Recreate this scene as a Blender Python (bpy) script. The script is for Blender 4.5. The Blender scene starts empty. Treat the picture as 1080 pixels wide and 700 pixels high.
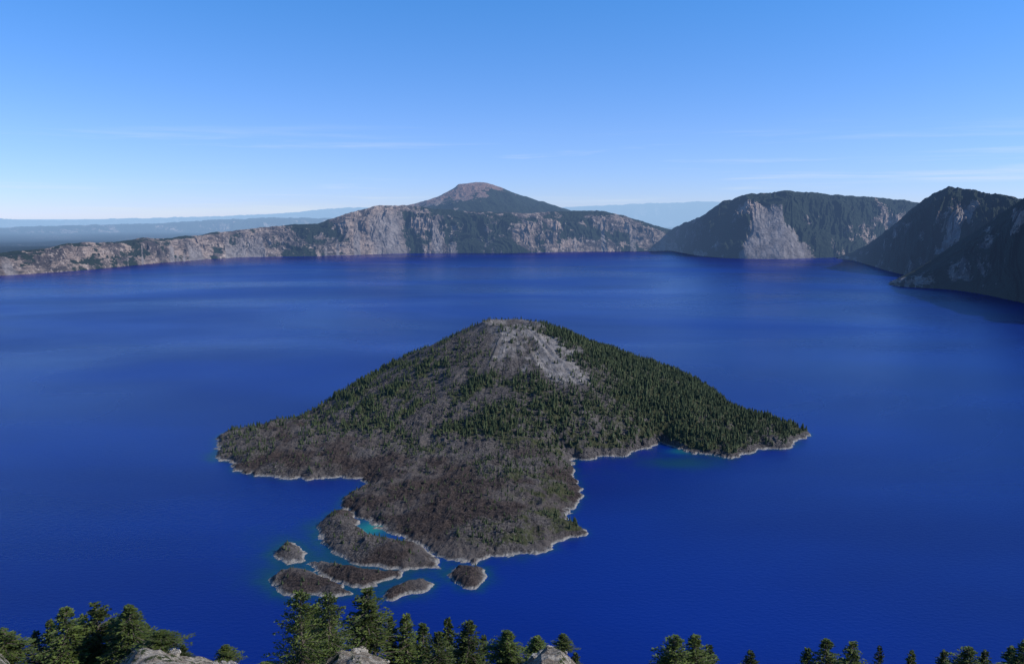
import bpy, math, random
import numpy as np
from mathutils import Vector
random.seed(4); rng=np.random.default_rng(7)
scene=bpy.context.scene
# ------------------------------------------------------------ survey constants (metres, lake level z=0)
H=500.0; F=840.0; CX,CY=540.0,350.0; PITCH=math.atan((350-228)/F)
sp,cp=math.sin(PITCH),math.cos(PITCH)
def ray(x,y):
    x=np.asarray(x,float); y=np.asarray(y,float)
    u=(x-CX)/F; v=(CY-y)/F
    return u, cp+v*sp, v*cp-sp
def lake_pt(x,y):
    a,b,c=ray(x,y); t=H/(-c); return a*t,b*t
# ------------------------------------------------------------ noise
def _h(ix,iy,seed):
    ix=ix.astype(np.int64).astype(np.uint32); iy=iy.astype(np.int64).astype(np.uint32)
    h=ix*np.uint32(374761393)+iy*np.uint32(668265263)+np.uint32((seed*2246822519+97)&0xffffffff)
    h=(h^(h>>np.uint32(13)))*np.uint32(1274126177); h=h^(h>>np.uint32(16))
    return (h&np.uint32(0xffffff)).astype(float)/float(0xffffff)
def vn(x,y,seed=0):
    x,y=np.broadcast_arrays(np.asarray(x,float),np.asarray(y,float))
    ix=np.floor(x); iy=np.floor(y); fx=x-ix; fy=y-iy
    fx=fx*fx*(3-2*fx); fy=fy*fy*(3-2*fy)
    a=_h(ix,iy,seed); b=_h(ix+1,iy,seed); c=_h(ix,iy+1,seed); d=_h(ix+1,iy+1,seed)
    return (a*(1-fx)+b*fx)*(1-fy)+(c*(1-fx)+d*fx)*fy
def fbm(x,y,seed=0,o=5,g=0.5):
    s=0;a=1;t=0
    for i in range(o):
        s=s+a*vn(x*2**i+i*17.3,y*2**i-i*9.1,seed+i); t+=a; a*=g
    return s/t
def ridged(x,y,seed=0,o=4,g=0.5):
    s=0;a=1;t=0
    for i in range(o):
        s=s+a*(1-np.abs(2*vn(x*2**i+i*13.7,y*2**i+i*5.1,seed+i)-1)); t+=a; a*=g
    return s/t
def sst(a,b,x):
    t=np.clip((x-a)/(b-a),0,1); return t*t*(3-2*t)
# ------------------------------------------------------------ mesh helpers
def raw_mesh(name,V,Fc,attrs=None,mats=(),matidx=None,smooth=False,link=True):
    V=np.asarray(V,np.float32); Fc=np.asarray(Fc,np.int32); n=Fc.shape[1]
    me=bpy.data.meshes.new(name); me.vertices.add(len(V)); me.vertices.foreach_set('co',V.ravel())
    me.loops.add(Fc.size); me.loops.foreach_set('vertex_index',Fc.ravel())
    me.polygons.add(len(Fc)); me.polygons.foreach_set('loop_start',np.arange(0,Fc.size,n,dtype=np.int32))
    try: me.polygons.foreach_set('loop_total',np.full(len(Fc),n,np.int32))
    except Exception: pass
    for m in mats: me.materials.append(m)
    if matidx is not None: me.polygons.foreach_set('material_index',np.asarray(matidx,np.int32))
    me.update(calc_edges=True); me.validate()
    me.polygons.foreach_set('use_smooth',np.full(len(me.polygons),smooth))
    for k,a in (attrs or {}).items():
        at=me.attributes.new(k,'FLOAT','POINT'); at.data.foreach_set('value',np.asarray(a,np.float32).ravel())
    if not link: return me
    ob=bpy.data.objects.new(name,me); scene.collection.objects.link(ob); return ob
def grid(name,X,Y,Z,attrs=None,mats=(),mask=None,smooth=False):
    nr,nc=Z.shape; idx=np.arange(nr*nc).reshape(nr,nc)
    f=np.stack([idx[:-1,:-1],idx[:-1,1:],idx[1:,1:],idx[1:,:-1]],-1).reshape(-1,4)
    V=np.stack([X,Y,Z],-1).reshape(-1,3)
    if mask is not None:
        mk=mask.ravel(); f=f[mk[f].any(1)]
        used=np.unique(f); rem=np.full(len(V),-1); rem[used]=np.arange(len(used)); f=rem[f]; V=V[used]
        attrs={k:np.asarray(a).ravel()[used] for k,a in (attrs or {}).items()}
    return raw_mesh(name,V,f,attrs,mats,None,smooth)
# ------------------------------------------------------------ node helpers
class NT:
    def __init__(s,name):
        s.m=bpy.data.materials.new(name); s.m.use_nodes=True; s.t=s.m.node_tree; s.t.nodes.clear()
        s.out=s.t.nodes.new('ShaderNodeOutputMaterial')
    def n(s,ty,**k):
        nd=s.t.nodes.new(ty)
        for a,b in k.items(): setattr(nd,a,b)
        return nd
    def put(s,sock,v):
        if isinstance(v,bpy.types.NodeSocket): s.t.links.new(v,sock)
        else: sock.default_value=v
    def math(s,op,a,b=0.0,c=None,clamp=False):
        nd=s.n('ShaderNodeMath',operation=op,use_clamp=clamp); s.put(nd.inputs[0],a); s.put(nd.inputs[1],b)
        if c is not None: s.put(nd.inputs[2],c)
        return nd.outputs[0]
    def mix(s,f,a,b,mode='MIX'):
        nd=s.n('ShaderNodeMix',data_type='RGBA',blend_type=mode); s.put(nd.inputs[0],f); s.put(nd.inputs[6],a); s.put(nd.inputs[7],b); return nd.outputs[2]
    def attr(s,n): return s.n('ShaderNodeAttribute',attribute_name=n).outputs['Fac']
    def pos(s): return s.n('ShaderNodeNewGeometry').outputs['Position']
    def noise(s,scale,detail=5,rough=0.55,vec=None,sc=None,dist=0.0):
        v=vec if vec is not None else s.pos()
        if sc is not None:
            mp=s.n('ShaderNodeMapping'); s.put(mp.inputs[0],v); mp.inputs['Scale'].default_value=sc; v=mp.outputs[0]
        nd=s.n('ShaderNodeTexNoise'); s.put(nd.inputs['Vector'],v); nd.inputs['Scale'].default_value=scale
        nd.inputs['Detail'].default_value=detail; nd.inputs['Roughness'].default_value=rough; nd.inputs['Distortion'].default_value=dist
        return nd.outputs['Fac']
    def ramp(s,f,a,b,lo=0.0,hi=1.0):
        nd=s.n('ShaderNodeMapRange',interpolation_type='SMOOTHSTEP'); s.put(nd.inputs[0],f)
        for i,v in zip((1,2,3,4),(a,b,lo,hi)): s.put(nd.inputs[i],v)
        return nd.outputs[0]
    def bump(s,h,strength,dist):
        nd=s.n('ShaderNodeBump'); s.put(nd.inputs['Height'],h); nd.inputs['Strength'].default_value=strength; nd.inputs['Distance'].default_value=dist; return nd.outputs[0]
    def bsdf(s,col,rough=0.9,normal=None,spec=0.2,**k):
        nd=s.n('ShaderNodeBsdfPrincipled'); s.put(nd.inputs['Base Color'],col); s.put(nd.inputs['Roughness'],rough)
        nd.inputs['Specular IOR Level'].default_value=spec
        for a,b in k.items(): s.put(nd.inputs[a],b)
        if normal is not None: s.put(nd.inputs['Normal'],normal)
        return nd.outputs[0]
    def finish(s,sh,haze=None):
        # painted aerial haze: bluish glow mixed into surfaces, stronger farther from the overlook
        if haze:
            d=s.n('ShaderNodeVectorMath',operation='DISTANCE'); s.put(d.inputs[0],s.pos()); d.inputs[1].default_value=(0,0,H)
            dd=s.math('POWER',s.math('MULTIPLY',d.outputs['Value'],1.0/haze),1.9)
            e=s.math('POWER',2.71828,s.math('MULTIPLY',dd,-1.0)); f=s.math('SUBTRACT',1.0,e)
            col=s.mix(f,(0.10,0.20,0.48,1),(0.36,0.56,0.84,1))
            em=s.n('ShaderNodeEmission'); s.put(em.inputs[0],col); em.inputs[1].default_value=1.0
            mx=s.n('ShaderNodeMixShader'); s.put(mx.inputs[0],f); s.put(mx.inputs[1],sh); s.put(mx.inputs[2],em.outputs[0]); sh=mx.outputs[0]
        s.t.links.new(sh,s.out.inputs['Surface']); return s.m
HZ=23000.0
def c4(r,g,b): return (r,g,b,1.0)
# rim / far terrain
def rim_material(name):
    t=NT(name)
    n1=t.noise(0.0035,5,0.7,sc=(1,1,0.7)); n2=t.noise(0.022,4,0.75,sc=(1,1,0.5)); strata=t.noise(0.01,4,0.65,sc=(0.6,0.6,2.4),dist=0.8)
    rock=t.mix(t.ramp(n1,0.40,0.60),c4(0.070,0.056,0.051),c4(0.32,0.24,0.19))
    rock=t.mix(t.ramp(strata,0.48,0.60,0,0.75),rock,c4(0.045,0.040,0.040))
    rock=t.mix(t.ramp(n2,0.54,0.66,0,0.9),rock,c4(0.45,0.36,0.30))
    sc=t.mix(t.ramp(t.noise(0.012,5,0.7,sc=(1,1,0.4)),0.35,0.65),c4(0.14,0.122,0.115),c4(0.28,0.245,0.225))
    col=t.mix(t.attr('scree'),rock,sc)
    col=t.mix(t.attr('red'),col,c4(0.24,0.145,0.115))
    vg=t.math('ADD',t.attr('veg'),t.math('MULTIPLY',t.math('SUBTRACT',t.noise(0.012,5,0.8),0.5),2.2))
    green=t.mix(t.noise(0.05,3,0.7),c4(0.008,0.014,0.011),c4(0.030,0.042,0.023))
    vf=t.ramp(vg,0.42,0.54); col=t.mix(vf,col,green)
    b=t.bump(t.noise(0.02,5,0.7),1.0,45.0)
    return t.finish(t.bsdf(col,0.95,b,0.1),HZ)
M_rim=rim_material('rim_rock_and_forest')
# island
def island_material():
    t=NT('lava_island')
    n=t.noise(0.05,5,0.7); n2=t.noise(0.30,4,0.8); n3=t.noise(0.012,4,0.6)
    lava=t.mix(t.ramp(n2,0.38,0.64),c4(0.030,0.027,0.026),c4(0.130,0.114,0.106))
    lava=t.mix(t.attr('dark'),lava,t.mix(t.ramp(n2,0.4,0.65),c4(0.024,0.019,0.018),c4(0.085,0.064,0.055)))
    lava=t.mix(t.ramp(n3,0.45,0.65,0,0.6),lava,c4(0.12,0.107,0.10))
    s=t.mix(t.ramp(n,0.35,0.7),c4(0.14,0.128,0.12),c4(0.28,0.257,0.242))
    lf=t.ramp(t.math('ADD',t.attr('scree'),t.math('MULTIPLY',t.math('SUBTRACT',n,0.5),0.9)),0.3,0.9)
    col=t.mix(lf,lava,s)
    vg=t.math('ADD',t.attr('veg'),t.math('MULTIPLY',t.math('SUBTRACT',t.noise(0.05,6,0.75),0.5),1.8))
    col=t.mix(t.ramp(vg,0.45,0.7,0,0.85),col,t.mix(n2,c4(0.024,0.031,0.013),c4(0.082,0.086,0.034)))
    z=t.n('ShaderNodeSeparateXYZ'); t.put(z.inputs[0],t.pos())
    zz=t.math('ADD',z.outputs[2],t.math('MULTIPLY',t.math('SUBTRACT',t.noise(0.05,6,0.75),0.5),8.0))
    sh=t.math('SUBTRACT',1.0,t.ramp(zz,0.4,3.8))
    col=t.mix(sh,col,t.mix(n2,c4(0.13,0.122,0.115),c4(0.44,0.41,0.37)))
    b=t.bump(t.noise(0.22,5,0.75),0.9,5.5)
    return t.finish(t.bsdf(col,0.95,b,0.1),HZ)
M_isl=island_material()
def leaf_material(name,a,b,scale,haze=None):
    t=NT(name); n=t.noise(scale,4,0.7); oi=t.n('ShaderNodeObjectInfo')
    col=t.mix(t.ramp(n,0.3,0.7),c4(*a),c4(*b))
    hs=t.n('ShaderNodeHueSaturation'); t.put(hs.inputs['Color'],col); t.put(hs.inputs['Value'],t.math('MULTIPLY_ADD',oi.outputs['Random'],0.6,0.7))
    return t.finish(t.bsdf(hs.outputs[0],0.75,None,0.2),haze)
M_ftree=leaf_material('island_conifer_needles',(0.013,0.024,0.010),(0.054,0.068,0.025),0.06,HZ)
M_leaf=leaf_material('conifer_needles',(0.016,0.034,0.009),(0.12,0.155,0.034),2.2)
def bark():
    t=NT('bark'); return t.finish(t.bsdf(t.mix(t.noise(8,6,0.7,sc=(1,1,.2)),c4(0.06,0.045,0.035),c4(0.2,0.165,0.14)),0.9))
M_bark=bark()
def fg_mat():
    t=NT('rim_ground'); n=t.noise(0.8,8,0.7); n2=t.noise(4,7,0.7)
    col=t.mix(t.ramp(n,0.38,0.62),c4(0.20,0.165,0.13),c4(0.45,0.40,0.33)); col=t.mix(t.ramp(n2,0.50,0.62,0,0.8),col,c4(0.12,0.10,0.08))
    col=t.mix(t.ramp(t.noise(0.7,6,0.75),0.53,0.58),col,c4(0.045,0.06,0.022))
    return t.finish(t.bsdf(col,0.95,t.bump(n2,1.0,0.5),0.1))
M_fg=fg_mat()
def rockm():
    t=NT('pale_boulder'); n=t.noise(3.5,8,0.75)
    return t.finish(t.bsdf(t.mix(t.ramp(n,0.38,0.60),c4(0.15,0.135,0.12),c4(0.50,0.46,0.40)),0.9,t.bump(t.noise(5,8,0.7),1.0,0.25),0.1))
M_rock=rockm()
def water_mat():
    t=NT('lake_water')
    deep=t.mix(t.ramp(t.noise(0.0011,4,0.5,sc=(0.6,1.4,1)),0.35,0.65),c4(0.0006,0.0080,0.110),c4(0.0008,0.0150,0.165))
    sh=t.attr('shallow'); lg=t.attr('lagoon')
    s2=t.ramp(t.math('ADD',sh,t.math('MULTIPLY',t.math('SUBTRACT',t.noise(0.02,5,0.65),0.5),0.7)),0.15,1.0)
    col=t.mix(s2,deep,c4(0.003,0.032,0.066)); col=t.mix(lg,col,c4(0.012,0.16,0.14))
    w=t.noise(0.12,4,0.65,sc=(1,1.6,1)); w2=t.noise(0.9,2,0.6)
    b=t.bump(t.math('ADD',w,t.math('MULTIPLY',w2,0.25)),0.40,1.2)
    rough=t.ramp(t.noise(0.0007,4,0.5,sc=(0.6,1.1,1),dist=0.5),0.3,0.7,0.22,0.36)
    return t.finish(t.bsdf(col,rough,b,0.40,IOR=1.33))
M_water=water_mat()
# ------------------------------------------------------------ far terrain lofts
def loft(name,ctrl,x0,x1,nc,outer,seed,gul,nrow=70,plain=None,extra=None,range_shore=None,base_z=-25,crest_noise=14.0,mat=None,vadd=0.0,profp=0.85,gs=330.0,calm=None):
    xs=np.linspace(x0,x1,nc); C=np.array(ctrl,float)
    sy=np.interp(xs,C[:,0],C[:,1]); cyy=np.interp(xs,C[:,0],C[:,2]); w=np.interp(xs,C[:,0],C[:,3])
    veg=np.interp(xs,C[:,0],C[:,4])+vadd
    if range_shore is None:
        sx,syy=lake_pt(xs,sy)
    else:
        a,b,c=ray(xs,sy); l=np.hypot(a,b); sx,syy=a/l*range_shore,b/l*range_shore
    Rs=np.hypot(sx,syy); k=np.ones(9)/9; Rs=np.convolve(np.pad(Rs,4,mode='edge'),k,'valid')
    a,b,c=ray(xs,cyy); l=np.hypot(a,b); dx,dy=a/l,b/l; sl=c/l
    along=np.concatenate([[0],np.cumsum(np.hypot(np.diff(dx*Rs),np.diff(dy*Rs)))])
    Rs=Rs+ (fbm(along/700,0*along,seed+40,5)-0.5)*220*min(1,gul/60)
    Rc=Rs+w; Zc=H+Rc*sl+(fbm(along/220,0*along+3,seed+50,5,0.65)-0.5)*crest_noise*3
    t=np.concatenate([[-0.05],np.linspace(0,1,nrow)])[:,None]
    T=np.clip(t,0,1)
    A=along[None,:]
    prof=T**profp
    cliff=0.10*np.sin(T*7+6.0*fbm(A/500,T*2,seed+3,3))*np.sin(np.pi*T)
    Rr=Rs[None,:]+(Rc-Rs)[None,:]*t
    AA=A+ (fbm(A/400,T*2.0,seed+8,4)-0.5)*480
    g=ridged(AA/gs,T*1.3,seed+11,5,0.6)
    g2=ridged(AA/95+0.3*T,T*4,seed+15,4,0.6)
    big=fbm(A/900,T*0.8,seed+17,3)
    ampw=np.clip(w/700,0.1,1.5)[None,:]
    env=np.sin(np.pi*np.clip(T*0.92+0.04,0,1))**0.6
    if calm is not None: env=env*(1-0.80*calm(xs[None,:]+0*T,T+0*A))
    Rr=Rr-(gul*4.6*(g-0.6)+gul*1.5*(g2-0.5)+gul*6*(big-0.5))*env*ampw
    Z=Zc[None,:]*(prof+cliff*np.clip(env*1.5,0,1))+ ((g2-0.5)*gul*1.0+(g-0.6)*gul*1.3)*env*ampw*np.clip(Zc[None,:]/450,0.15,1)
    Z=np.where(t<0,base_z,Z)
    V=veg[None,:]+ (T-0.7)*0.9*(T>0.5)+ (fbm(A/280+T,T*3,seed+21,5,0.6)-0.5)*3.2-(g-0.6)*0.8
    S=sst(0.60,0.68,vn(A/150+0.6*T,T*0.6,seed+31)*0.65+0.35*vn(A/50,T,seed+33))*sst(0.8,0.25,T)*0.9*np.clip(1.7-1.6*veg[None,:],0,1)
    V=np.clip(V,0,1)*(1-S*0.85)
    RED=np.zeros_like(Z)
    if extra: V,S,RED=extra(xs[None,:]+0*T,T+0*A,V,S,RED)
    o=np.array(outer,float)[:,None]
    Ro=Rc[None,:]+o
    pz=plain if plain is not None else base_z
    dec=np.exp(-o/ (900 if plain is not None else 500))
    Zo=pz+(Zc[None,:]-pz)*dec
    if plain is not None:
        Zo=Zo+(fbm(dx*Ro/2600,dy*Ro/2600,seed+60,5)-0.55)*330*np.clip(o/2500,0,1)*np.exp(-o/9000)+(fbm(dx*Ro/9000,dy*Ro/9000,seed+70,4)-0.5)*200*np.clip(o/9000,0,1)
    Rall=np.vstack([Rr,Ro]); Zall=np.vstack([Z,Zo])
    z0=np.zeros_like(Zo)
    Vo=np.clip(0.95+(fbm(dx*Ro/3000,dy*Ro/3000,seed+77,4)-0.6)*1.2*np.clip(o/6000,0,1),0,1)
    return grid(name,dx[None,:]*Rall,dy[None,:]*Rall,Zall,{'veg':np.vstack([V,Vo]),'scree':np.vstack([S,z0]),'red':np.vstack([RED,z0])},[mat or M_rim])
far=[(-420,325,292,420,.32),(-200,306,276,420,.32),(-60,296,270,430,.32),(0,291,267,430,.32),(50,287.5,262,430,.36),(75,286,257,450,.42),(100,284,256,450,.36),(150,279,252,480,.36),(200,275,249,500,.36),(250,271.5,243,520,.36),
(300,270.5,238,560,.36),(335,270,235,600,.40),(365,269.5,226,650,.28),(400,268,217,700,.12),(430,267,217,700,.14),(450,267,219,700,.36),(480,267,222,720,.75),(520,267,224,720,.75),(560,266.5,225,700,.40),(590,266,223,700,.32),
(630,265.5,222,700,.36),(660,265,228,700,.5),(690,265,238,600,.65),(708,264.5,242,600,.8),(722,267,235,700,.95),(742,270.5,228,800,.95),(762,272,212,900,.9),(790,273,205,950,.85),(830,273,201,950,.82),(870,272,204,950,.9),(900,271.5,207,950,1.0),
(940,270,210,950,1.0),(968,270,214,950,1.0),(1000,272,222,900,1.0),(1100,276,225,900,.9),(1400,290,230,900,.9)]
def fanmask(X,T):
    edge=(fbm(X/5.0,T*5,901,3)-0.5)*24
    return np.clip((1-np.abs(X-(820-14*T)+edge*(0.2+T))/(44*(1-T)**1.5+4))*3,0,1)*sst(0.78,0.55,T)*(X>700)*(X<930)
def far_extra(X,T,V,S,R):
    edge=(vn(X/4.0,T*6,903)-0.5)*9
    fan=fanmask(X,T)
    V=V*(1-fan)+0.22*fan*fbm(X/7,T*5,905,3); S=np.maximum(S,fan)
    f2=np.clip(1.6-np.abs(X-408+edge)/14,0,1)*sst(0.9,0.5,T); V=V*(1-f2); S=np.maximum(S,f2*0.9)
    return V,S,R
outer=[30,80,160,300,480,700,950,1250,1600,2000,2500,3000,3600,4300,5200,6300,7600,9200,11000,13500,17000,22000,30000,42000,60000,85000,120000]
loft('ground',far,-420,1400,2500,outer,5,44,80,plain=60,extra=far_extra,profp=0.8,vadd=0.0,calm=fanmask)
head=[(884,273,270,120,.8),(900,275,265,300,.9),(920,280,255,600,1.0),(940,286,240,900,1.0),(965,291,218,1200,1.0),(985,294,204,1350,.95),(1000,296,197,1400,.9),(1018,298,200,1400,.95),(1045,301,205,1400,1.0),(1080,305,208,1400,1.0),(1250,325,212,1400,1.0)]
def head_extra(X,T,V,S,R):
    edge=(vn(X/5.0,T*8,911)-0.5)*10
    st=np.clip(1.5-np.abs(X+edge-(975+75*T))/8,0,1)*sst(0.95,0.6,T)*sst(0.15,0.35,T); return V*(1-st),np.maximum(S*0.3,st),R
loft('mountain_ridge',head,884,1250,800,[40,120,250,450,800,1300],105,50,80,extra=head_extra,profp=0.9,gs=420)
head2=[(938,300,299,30,.2),(950,302,292,120,.35),(968,303.5,283,260,.6),(990,304.5,268,420,.8),(1012,306,254,560,.92),(1040,310,236,720,.95),(1062,314,220,850,.95),(1080,318,210,900,.95),(1110,325,200,950,.95),(1250,360,185,950,.9)]
loft('mountain_ridge.001',head2,938,1250,800,[30,90,200,400,800],205,42,80,profp=0.85,crest_noise=10,gs=260)
hl=[(-300,240,231,3000,.9),(0,240,231,3000,.9),(60,240,232.5,3000,.9),(120,240,231,3000,.9),(200,240,229,3000,.9),(260,240,227,3000,.9),(300,240,225,3000,.9),(335,240,221.5,3000,.9),(365,240,219,3000,.9),(420,240,219,3000,.9),(470,240,224,3000,.9),(520,240,226,3000,.9),(560,240,222,3000,.9),(600,240,218,3000,.9),(640,240,216.5,3000,.9),(690,240,214.5,3000,.9),(740,240,212.5,3000,.9),(790,240,214,3000,.9),(1300,240,220,3000,.9)]
loft('distant_hills',hl,-300,1300,700,[500,1500,4000],305,60,20,range_shore=36000,crest_noise=30,base_z=40)
hl2=[(-300,240,240,2000,.9),(0,240,240,2000,.9),(70,240,238,2000,.9),(150,240,236,2000,.9),(210,240,233,2000,.9),(290,240,229.5,2000,.9),(330,240,230,2000,.9),(420,240,234,2000,.9),(560,240,238,2000,.9)]
loft('distant_hills.001',hl2,-300,560,600,[500,1500,4000],355,60,20,range_shore=24000,crest_noise=25,base_z=0)
def peak():
    R0=14300.0; a,b,c=ray(512,230); l=math.hypot(a,b); ox,oy=a/l*R0,b/l*R0
    u=np.linspace(-2500,2600,460); v=np.linspace(-2300,2300,320); U,W=np.meshgrid(u,v)
    px=512+U/R0*F
    sil=np.interp(px,[380,405,425,445,462,474,484,496,508,520,532,545,565,600,640],[236,226,219,214,209,202,196,194,193.5,195.5,200,205,211,222,236])
    zs=H+(228-sil)/F*R0
    rg=ridged(U/700+0.3*W/700,W/700,401,5,0.55)
    Z=150+(zs-150)*np.exp(-(np.abs(W)/1700)**1.6)
    Z=Z-(0.62-rg)*220*np.clip((Z-200)/600,0,1)*sst(50,500,np.abs(W))+(fbm(U/150,W/150,405,4)-0.5)*45
    red=sst(700,900,Z+(fbm(U/200,W/200,411,4)-0.5)*300-U*0.12)*0.85
    veg=sst(970,740,Z+(fbm(U/200,W/200,415,5,0.6)-0.5)*520-U*0.25)
    grid('mountain_peak',U+ox,W+oy,Z,{'veg':veg,'scree':0.5*(1-veg),'red':red},[M_rim])
peak()
# ------------------------------------------------------------ island
main=[(226,484),(229,472),(233,461),(242,455),(262,452),(300,444),(345,428),(400,408),(470,396),(540,392),(620,395),(690,402),(735,408),(757,414),(762,424),(772,431),(792,438),(820,444),(846,455),(857,460),(845,466),(830,473),(805,475),(790,477),(770,482),(752,480),(735,479),(722,475),(710,470),(694,466),(688,474),(676,473),(660,479),(640,482),(622,485),(602,485),(600,492),(606,500),(610,512),(617,520),(612,530),(600,538),(603,550),(612,557),(621,565),(604,572),(585,577),(568,585),(545,588),(520,589),(505,592),(486,591),(468,588),(452,583),(442,574),(425,566),(408,558),(392,550),(376,544),(366,536),(357,529),(370,520),(384,512),(383,504),(362,503),(338,506),(318,508),(296,504),(275,503),(262,498),(248,497),(240,488)]
isl=[[(332,556),(345,544),(362,536),(376,543),(380,556),(392,566),(412,569),(436,572),(450,580),(462,592),(463,600),(440,599),(425,602),(400,598),(372,594),(352,582),(340,570)],
[(290,583),(300,573),(312,573),(320,582),(320,591),(306,594),(295,590)],
[(281,612),(292,603),(310,598),(330,602),(345,610),(358,617),(372,626),(350,630),(330,628),(305,629),(290,622)],
[(322,594),(340,592),(362,597),(392,600),(424,603),(424,609),(400,615),(385,621),(362,616),(340,606)],
[(469,606),(480,599),(498,597),(512,600),(514,612),(505,620),(490,620),(478,613)],
[(402,631),(410,621),(425,614),(445,611),(456,617),(448,624),(430,628),(415,633)]]
def sdist(PX,PY,poly):
    P=np.array([lake_pt(a,b) for a,b in poly]); n=len(P); d=np.full(PX.shape,1e18); ins=np.zeros(PX.shape,bool)
    for i in range(n):
        ax,ay=P[i]; bx,by=P[(i+1)%n]; ex,ey=bx-ax,by-ay; L=ex*ex+ey*ey
        t=np.clip(((PX-ax)*ex+(PY-ay)*ey)/L,0,1); d=np.minimum(d,(PX-ax-t*ex)**2+(PY-ay-t*ey)**2)
        if ay!=by:
            cr=((ay>PY)!=(by>PY))&(PX<(bx-ax)*(PY-ay)/(by-ay)+ax); ins^=cr
    d=np.sqrt(d); return np.where(ins,d,-d)
def sd_all(X,Y,wob=1.0):
    qx=X+(fbm(X/45,Y/45,501,5,0.68)-0.5)*52*wob; qy=Y+(fbm(X/45,Y/45,511,5,0.68)-0.5)*52*wob
    s=sdist(qx,qy,main)
    qx=X+(fbm(X/18,Y/18,521,4,0.65)-0.5)*20*wob; qy=Y+(fbm(X/18,Y/18,531,4,0.65)-0.5)*20*wob
    for p in isl: s=np.maximum(s,sdist(qx,qy,p))
    return s
CCX,CCY=0.0,2110.0
def cone_h(X,Y):
    r=np.hypot(X-CCX,(Y-CCY)); th=np.arctan2(Y-CCY,X-CCX)
    R=505+35*np.cos(th)+40*(fbm(np.cos(th)*1.5+5,np.sin(th)*1.5+5,541,3)-0.5)
    s=np.clip((r-78)/R,0,1); h=202*(1-s)**1.22
    h=np.where(r<78,202-14*sst(74,35,r),h)
    h=h-6*sst(0.2,0.9,np.cos(th-0.15))*sst(20,80,r)*sst(200,90,r)
    g=fbm(np.cos(th)*9,np.sin(th)*9+r/400,551,4)-0.5
    return h+g*18*sst(60,200,r)*sst(560,400,r)+(fbm(X/30,Y/30,556,4)-0.5)*8*sst(40,80,r),r,th
def isl_height(X,Y,sd):
    c,r,th=cone_h(X,Y)
    s=np.maximum(sd,0)
    lava=ridged(X/34,Y/34,561,5,0.6); big=fbm(X/160,Y/160,571,4)
    base=1.3*(1-np.exp(-s/3))+ (6+22*big)*(1-np.exp(-s/55))+ (lava-0.45)*16*(1-np.exp(-s/25))*sst(300,450,r)
    base=base+10*(1-np.exp(-s/110))*sst(350,520,r)
    h=base+c*(1-np.exp(-s/28))+(fbm(X/9,Y/9,581,3)-0.5)*3.0*(1-np.exp(-s/6))
    return np.where(sd>0,h,sd*0.35),c,r,th
gx=np.arange(-820,720,2.6); gy=np.arange(960,2660,2.6); GX,GY=np.meshgrid(gx,gy)
SD=sd_all(GX,GY); Z,CN,RR,TH=isl_height(GX,GY,SD)
def dens(X,Y,CN,RR,TH,SD):
    a=np.degrees(TH)+ (fbm(X/60,Y/60,598,4)-0.5)*44  # -90 = toward overlook, 0 = right
    n=fbm(X/55,Y/55,601,5,0.7)
    bare=0.55*np.exp(-(((a+98)/20)**2))*sst(60,110,RR)*sst(290,170,RR)
    bare=np.maximum(bare,np.exp(-(((a+60)/16)**2))*sst(60,100,RR)*sst(400,270,RR))
    right=sst(-64,-44,a)*sst(160,110,a); left=1-right
    cone=sst(600,480,RR)
    d=cone*(right*1.0*sst(70,120,RR)+left*(0.28+0.46*sst(130,330,RR)))*(1-0.93*bare)
    d=d+0.06
    flat=1-cone
    rf=np.maximum(sst(20,130,X)*sst(1480,1600,Y),right*cone)
    d=d+flat*np.clip(0.34+0.62*rf+0.25*sst(-40,100,X),0,1)
    d=d*np.clip(0.68+(3.6-2.2*rf)*(n-0.48)+0.25*rf,0.12,1.3)
    d=d*(1-0.45*sst(420,560,X)*sst(1800,1700,Y))
    lb=sst(0.46,0.58,fbm(X/130,Y/130,611,3)+0.14*np.exp(-((X+110)/170)**2-((Y-1560)/120)**2))*flat*(1-rf)
    d=d*(1-0.65*lb)
    return d*sst(5,18,SD),bare,lb
D,BARE,LB=dens(GX,GY,CN,RR,TH,SD)
scree=np.clip(BARE*1.15*sst(520,300,RR)+0.40*sst(150,60,RR)+0.12*sst(420,250,RR),0,1)
veg=np.clip(D*0.7+0.08,0,1)*(1-scree*0.8)
veg=np.clip(veg+0.45*sst(-80,100,GX)*sst(1520,1350,GY)*sst(5,30,SD),0,1)
grid('island',GX,GY,Z,{'scree':scree,'veg':veg,'dark':LB},[M_isl],mask=SD>-14)
N=105000
tx=rng.uniform(-820,720,N); ty=rng.uniform(1000,2420,N)
sd=sd_all(tx,ty); k=sd>4; tx,ty,sd=tx[k],ty[k],sd[k]
tz,cn,rr,th=isl_height(tx,ty,sd); dn,_,_=dens(tx,ty,cn,rr,th,sd)
k=rng.random(len(tx))<dn*0.55; tx,ty,tz,rr,dn=tx[k],ty[k],tz[k],rr[k],dn[k]
hh=(5.5+11*rng.random(len(tx))**1.5)*(0.62+0.5*np.clip(dn,0,1))*np.where(ty<1600,0.76,1.0); 
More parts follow.
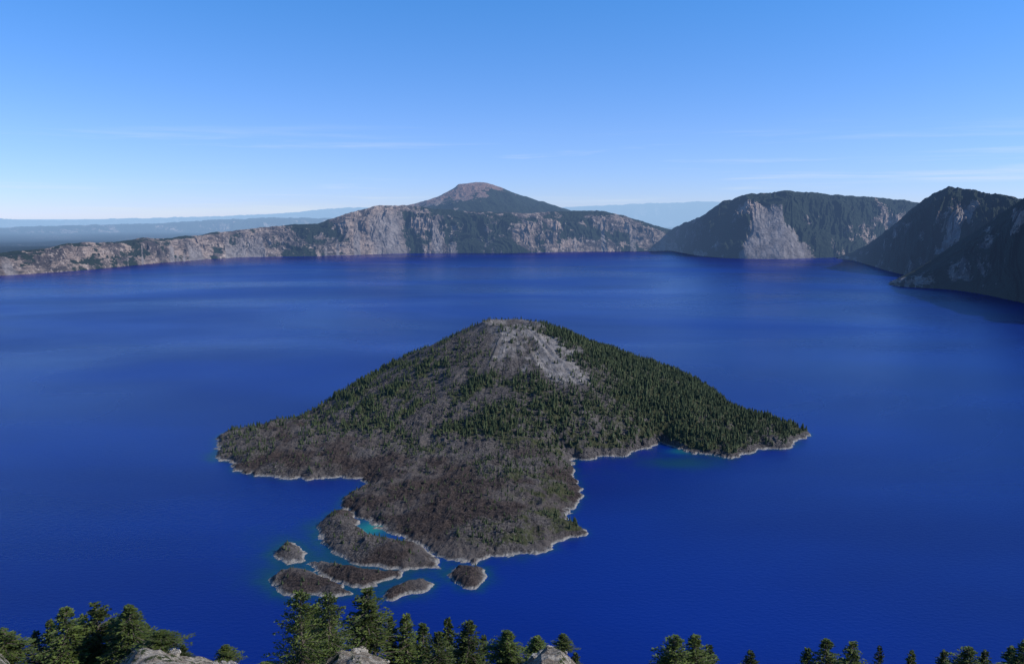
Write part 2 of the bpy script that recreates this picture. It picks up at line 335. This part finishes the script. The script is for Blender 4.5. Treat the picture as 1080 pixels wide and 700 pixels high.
def forest(name,tx,ty,tz,hh,mat):
    n=len(tx); ns=6; tiers=[(0.08,0.24,0.55),(0.34,0.17,0.80),(0.60,0.11,1.0)]
    Vs=[];Fs=[];off=0
    for (z0,r,z1) in tiers:
        ang=rng.uniform(0,6.28,n)[:,None]+np.arange(ns)[None,:]*2*np.pi/ns
        rad=r*hh[:,None]*rng.uniform(0.6,1.3,(n,ns)); 
        bx=tx[:,None]+np.cos(ang)*rad; by=ty[:,None]+np.sin(ang)*rad; bz=tz[:,None]+hh[:,None]*(z0+rng.uniform(-.04,.04,(n,ns)))
        ax=tx+rng.normal(0,0.02,n)*hh; ay=ty+rng.normal(0,0.02,n)*hh; az=tz+hh*z1
        V=np.concatenate([np.stack([bx,by,bz],-1),np.stack([ax,ay,az],-1)[:,None,:]],1).reshape(-1,3)
        b=(np.arange(n)*(ns+1))[:,None]; i=np.arange(ns)[None,:]
        f=np.stack([b+i,b+(i+1)%ns,b+ns+0*i],-1).reshape(-1,3)+off
        Vs.append(V);Fs.append(f);off+=len(V)
    ang=np.arange(3)*2.1; w=0.025*hh[:,None]
    V=np.concatenate([np.stack([tx[:,None]+np.cos(ang)*w,ty[:,None]+np.sin(ang)*w,tz[:,None]-1+0*w*ang],-1),np.stack([tx,ty,tz+hh*0.5],-1)[:,None,:]],1).reshape(-1,3)
    b=(np.arange(n)*4)[:,None]; i=np.arange(3)[None,:]
    f=np.stack([b+i,b+(i+1)%3,b+3+0*i],-1).reshape(-1,3)+off; Vs.append(V);Fs.append(f)
    mi=np.concatenate([np.zeros(sum(len(x) for x in Fs[:-1])),np.ones(len(f))])
    return raw_mesh(name,np.concatenate(Vs),np.concatenate(Fs),None,[mat,M_bark],mi)
forest('island_forest',tx,ty,tz,hh,M_ftree); print('trees',len(tx))
# ------------------------------------------------------------ lake
def axis(a,b,lo,hi,fine,n1,n2):
    return np.concatenate([lo-(lo-a)*(np.linspace(1,0,n1,endpoint=False)**2),np.arange(lo,hi,fine),hi+(b-hi)*(np.linspace(0,1,n2)**2)])
lx=axis(-16000,12000,-850,760,7,40,40); ly=axis(300,14500,930,2660,7,12,60)
LX,LY=np.meshgrid(lx,ly); s=sd_all(LX,LY)
def blob(x,y,rx,ry):
    a,b=lake_pt(x,y); return np.exp(-(((LX-a)/rx)**2+((LY-b)/ry)**2))
shal=np.clip(np.exp(s/14.0)*0.75,0,1)*(s<0)
shal=shal+np.clip(0.68*blob(350,600,150,90)+0.38*blob(300,560,90,70)+0.85*blob(720,488,110,60)+0.45*blob(230,480,60,40)+0.35*blob(800,470,120,30)+0.3*blob(640,500,50,60),0,1)
lag=np.clip(0.95*blob(392,557,24,32)+0.40*blob(716,476,26,20)+0.15*blob(375,604,30,14)+0.08*np.exp(s/7.0),0,1)
shal=np.where(s>30,0.5,shal); lag=np.where(s>30,0,lag)
grid('lake_water',LX,LY,0*LX,{'shallow':np.clip(shal,0,1),'lagoon':lag},[M_water],smooth=True)
# ------------------------------------------------------------ foreground rim slope
bx=[-400,0,20,40,60,150,178,200,220,262,300,350,372,395,415,440,500,550,572,588,604,640,800,1080,1500]
bv=[.3,.6,.85,.85,.3,.5,.95,.95,.75,.68,.3,.6,.95,.95,.75,.35,.35,.6,.95,.9,.5,.1,.1,.1,.1]
def fg_z(X,Y):
    px=CX+X/np.maximum(Y,8)*F*0.86
    drop=1.6+0.62*np.maximum(Y,0)
    bump=np.interp(px,bx,bv)*4.3*sst(40,60,Y)
    drop=drop-bump+np.maximum(Y-64,0)*0.30
    drop=drop-(fbm(X/3.5,Y/3.5,701,6,0.65)-0.5)*2.4*sst(8,40,Y)*sst(300,100,Y)-(ridged(X/60,Y/60,711,4)-0.5)*30*sst(100,250,Y)
    return H-drop
yy=np.concatenate([np.linspace(-60,30,30,endpoint=False),np.linspace(30,90,200,endpoint=False),90+np.linspace(0,1,60)**1.5*560]); xx=np.linspace(-1,1,620)
X_=xx[None,:]*(95+np.maximum(yy[:,None],0)*1.0); Y_=yy[:,None]+0*X_
grid('rim_slope',X_,Y_,np.where(Y_<0,H-1.6+0*X_,fg_z(X_,Y_)),{},[M_fg])
def conifer(seed,h=9.0,r=1.5,shape=0.85,dens_=1.0,lean=0.0):
    R=np.random.default_rng(seed); V=[];Fq=[];mi=[]
    rings=8;ns=6
    for i in range(rings+1):
        z=h*i/rings*0.98-0.4*(i==0); rad=0.14*(1-i/rings)**0.9*h/9+0.008; cx=0.08*math.sin(i*1.3+seed)
        for j in range(ns): V.append((cx+rad*math.cos(j*2*math.pi/ns),rad*math.sin(j*2*math.pi/ns),z))
    for i in range(rings):
        for j in range(ns):
            a=i*ns+j;b=i*ns+(j+1)%ns; Fq.append((a,b,b+ns,a+ns)); mi.append(1)
    z=0.08*h
    while z<h*0.985:
        fr=z/h; nb=R.integers(4,8); gap=R.random()<0.08
        for _ in range(nb):
            if gap or R.random()<0.1: continue
            az=R.uniform(0,2*math.pi); L=r*((1-fr)**shape)*R.uniform(0.45,1.35)+0.10
            L*= (1+0.25*math.sin(az*2+seed))
            rise=R.uniform(-0.25,0.15)+0.75*fr
            d=np.array([math.cos(az),math.sin(az),rise]); d/=np.linalg.norm(d); side=np.cross(d,(0,0,1)); side/=np.linalg.norm(side)
            p0=np.array([0,0,z]); p1=p0+d*L
            i0=len(V); w=0.018+0.012*L
            V.extend([tuple(p0+side*w),tuple(p0-side*w),tuple(p1-side*0.004),tuple(p1+side*0.004)]); Fq.append((i0,i0+1,i0+2,i0+3)); mi.append(1)
            n=int((6+L*34)*dens_)
            for q in range(n):
                tt=R.uniform(0.12,1.03); sw=0.28*L*(1-tt*0.75)*R.uniform(-1,1)
                p=p0+d*L*tt+side*sw+np.array([0,0,-0.10*L*tt*tt+R.normal(0,0.04)])
                ld=d*R.uniform(0.4,1)+side*(np.sign(sw)*R.uniform(0.2,0.9))+np.array([0,0,R.uniform(-0.1,0.5)]); ld/=np.linalg.norm(ld)
                up=R.normal(0,1,3); wv=np.cross(ld,up); wv/=np.linalg.norm(wv)+1e-6
                ll=R.uniform(0.10,0.22); ww=R.uniform(0.03,0.07)
                i0=len(V); V.extend([tuple(p-wv*ww*0.6),tuple(p+ld*ll*0.5-wv*ww*1.1),tuple(p+ld*ll),tuple(p+ld*ll*0.5+wv*ww)]); Fq.append((i0,i0+1,i0+2,i0+3)); mi.append(0)
        z+=R.uniform(0.12,0.24)
    return raw_mesh('conifer_%d'%seed,V,Fq,None,[M_leaf,M_bark],mi,link=False)
meshes=[conifer(1,9,1.6,0.8,1.0),conifer(2,9,1.9,0.7,0.95),conifer(3,9,1.35,0.85,1.0),conifer(4,9,2.1,0.6,0.9),conifer(5,9,1.5,0.75,0.95)]
trees=[(4,665,42,58,4),(38,667,22,60,2),(52,656,28,66,2),(68,643,46,60,0),(88,650,28,68,2),(101,636,40,62,4),(117,655,28,70,2),(136,641,44,60,0),(152,660,28,70,2),(168,667,32,58,2),(193,682,14,64,2),(237,682,22,64,2),
(316,625,50,56,3),(346,628,48,58,3),(330,640,40,66,1),(387,622,46,62,4),(412,652,18,64,2),(428,650,32,64,2),(446,660,34,66,0),(462,668,26,60,2),(472,654,28,70,2),(494,655,34,63,4),(510,672,20,70,2),(535,667,32,64,0),(567,673,26,66,2),(594,686,16,62,2),(607,690,14,66,2),
(712,671,36,60,4),(733,672,38,62,0),(748,682,24,66,2),(792,688,22,62,2),(852,685,20,64,2),(872,676,32,64,0),(900,678,30,62,4),(928,683,14,66,2),(962,688,20,64,2),(997,688,22,66,2),(1022,683,30,62,4),(1040,688,22,66,2),(1068,684,26,64,2),(1082,678,36,60,0),(-30,655,50,60,1),(1120,670,50,62,0),(660,705,40,60,1),(280,700,30,62,2),(820,705,30,60,0)]
for i,(px,ty_,w,Yd,mi) in enumerate(trees):
    a,b,c=ray(px,ty_-2); t=Yd/b; X=a*t; zt=H+c*t
    zb=float(fg_z(np.array([X]),np.array([float(Yd)]))[0])-0.1; hh_=max(zt-zb,1.5)
    ob=bpy.data.objects.new('conifer_tree' if i==0 else 'conifer_tree.%03d'%i,meshes[mi]); scene.collection.objects.link(ob)
    base=[1.6,1.9,1.35,2.1,1.5][mi]; wm=w*t/F*0.5/base*1.25*(1.25 if mi!=3 else 1.0)
    ob.location=(X,Yd,zb); ob.scale=(wm,wm,hh_/9.0); ob.rotation_euler=(0,0,random.uniform(0,6.28))
import bmesh
def boulder(i,px,Yd,sz):
    bm=bmesh.new(); bmesh.ops.create_icosphere(bm,subdivisions=4,radius=1)
    co=np.array([v.co for v in bm.verts]); n=fbm(co[:,0]*1.3+i*7,co[:,1]*1.3+co[:,2]*1.7,801+i,4); n2=ridged(co[:,0]*3+i,co[:,2]*3+co[:,1]*2,821,3)
    for v,q,q2 in zip(bm.verts,n,n2):
        v.co*= (0.6+0.8*q-0.18*q2); v.co.x=round(v.co.x*4)/4*0.4+v.co.x*0.6; v.co.z=min(v.co.z,0.55)
    me=bpy.data.meshes.new('boulder'); bm.to_mesh(me); bm.free(); me.materials.append(M_rock)
    ob=bpy.data.objects.new('boulder' if i==0 else 'boulder.%03d'%i,me); scene.collection.objects.link(ob)
    X=(px-CX)/F*Yd/0.86; ob.location=(X,Yd,float(fg_z(np.array([X]),np.array([float(Yd)]))[0])+0.1*sz); ob.scale=(sz*1.3,sz,sz*0.8); ob.rotation_euler=(random.uniform(-.3,.3),random.uniform(-.3,.3),random.uniform(0,6))
i=0
for c0,c1,n in [(172,215,16),(215,270,9),(362,418,14),(15,45,6),(556,592,10),(592,612,3),(150,172,4)]:
    for _ in range(n):
        boulder(i,random.uniform(c0,c1),random.uniform(57.5,63),random.uniform(0.12,0.38)); i+=1
# ------------------------------------------------------------ light
s=Vector((0.79,-0.10,0.60)).normalized()
el=math.asin(s.z); az=math.atan2(s.x,s.y)
L=bpy.data.lights.new('sun','SUN'); L.energy=4.9; L.angle=math.radians(0.5); L.color=(1,0.965,0.91)
lo=bpy.data.objects.new('sun',L); scene.collection.objects.link(lo); lo.rotation_euler=s.to_track_quat('Z','Y').to_euler(); lo.location=(3000,-500,3000)
w=bpy.data.worlds.new('World'); scene.world=w; w.use_nodes=True; nt=w.node_tree; nt.nodes.clear()
o=nt.nodes.new('ShaderNodeOutputWorld'); bg=nt.nodes.new('ShaderNodeBackground'); sky=nt.nodes.new('ShaderNodeTexSky')
sky.sky_type='NISHITA'; sky.sun_disc=False; sky.sun_elevation=el; sky.sun_rotation=az; sky.altitude=2200; sky.air_density=1.0; sky.dust_density=0.3; sky.ozone_density=2.5
tc=nt.nodes.new('ShaderNodeTexCoord'); sx=nt.nodes.new('ShaderNodeSeparateXYZ'); nt.links.new(tc.outputs['Generated'],sx.inputs[0])
rp=nt.nodes.new('ShaderNodeValToRGB'); nt.links.new(sx.outputs[2],rp.inputs[0]); cr=rp.color_ramp
cr.elements[0].position=0.0; cr.elements[0].color=(0.84/2,0.94/2,1.48/2,1); cr.elements[1].position=0.27; cr.elements[1].color=(0.56/2,1.26/2,1.9/2,1)
e=cr.elements.new(0.10); e.color=(0.84/2,1.08/2,1.62/2,1)
mul=nt.nodes.new('ShaderNodeMix'); mul.data_type='RGBA'; mul.blend_type='MULTIPLY'; mul.inputs[0].default_value=1; nt.links.new(sky.outputs[0],mul.inputs[6]); nt.links.new(rp.outputs[0],mul.inputs[7])
mul2=nt.nodes.new('ShaderNodeVectorMath'); mul2.operation='SCALE'; nt.links.new(mul.outputs[2],mul2.inputs[0]); mul2.inputs['Scale'].default_value=2.0
mp=nt.nodes.new('ShaderNodeMapping'); mp.inputs['Scale'].default_value=(1.8,1.8,46)
nz=nt.nodes.new('ShaderNodeTexNoise'); nz.inputs['Scale'].default_value=1.5; nz.inputs['Detail'].default_value=6; nz.inputs['Roughness'].default_value=0.6; nz.inputs['Distortion'].default_value=0.4
nt.links.new(tc.outputs['Generated'],mp.inputs[0]); nt.links.new(mp.outputs[0],nz.inputs['Vector'])
mr=nt.nodes.new('ShaderNodeMapRange'); mr.interpolation_type='SMOOTHSTEP'; nt.links.new(nz.outputs['Fac'],mr.inputs[0]); mr.inputs[1].default_value=0.50; mr.inputs[2].default_value=0.74; mr.inputs[4].default_value=0.5
b1=nt.nodes.new('ShaderNodeMapRange'); b1.interpolation_type='SMOOTHSTEP'; nt.links.new(sx.outputs[2],b1.inputs[0]); b1.inputs[1].default_value=0.12; b1.inputs[2].default_value=0.06
mm=nt.nodes.new('ShaderNodeMath'); mm.operation='MULTIPLY'; nt.links.new(mr.outputs[0],mm.inputs[0]); nt.links.new(b1.outputs[0],mm.inputs[1])
mx=nt.nodes.new('ShaderNodeMix'); mx.data_type='RGBA'; nt.links.new(mm.outputs[0],mx.inputs[0]); nt.links.new(mul2.outputs[0],mx.inputs[6]); mx.inputs[7].default_value=(7.0,8.0,9.0,1)
nt.links.new(mx.outputs[2],bg.inputs[0]); bg.inputs[1].default_value=0.10; nt.links.new(bg.outputs[0],o.inputs[0])
# ------------------------------------------------------------ camera
cam=bpy.data.cameras.new('camera'); co=bpy.data.objects.new('camera',cam); scene.collection.objects.link(co)
co.location=(0,0,H); co.rotation_euler=(math.pi/2-PITCH,0,0); cam.sensor_width=36; cam.lens=F/1080*36; cam.clip_start=0.5; cam.clip_end=300000
scene.camera=co
scene.view_settings.view_transform='Standard'; scene.view_settings.look='None'; scene.view_settings.exposure=0
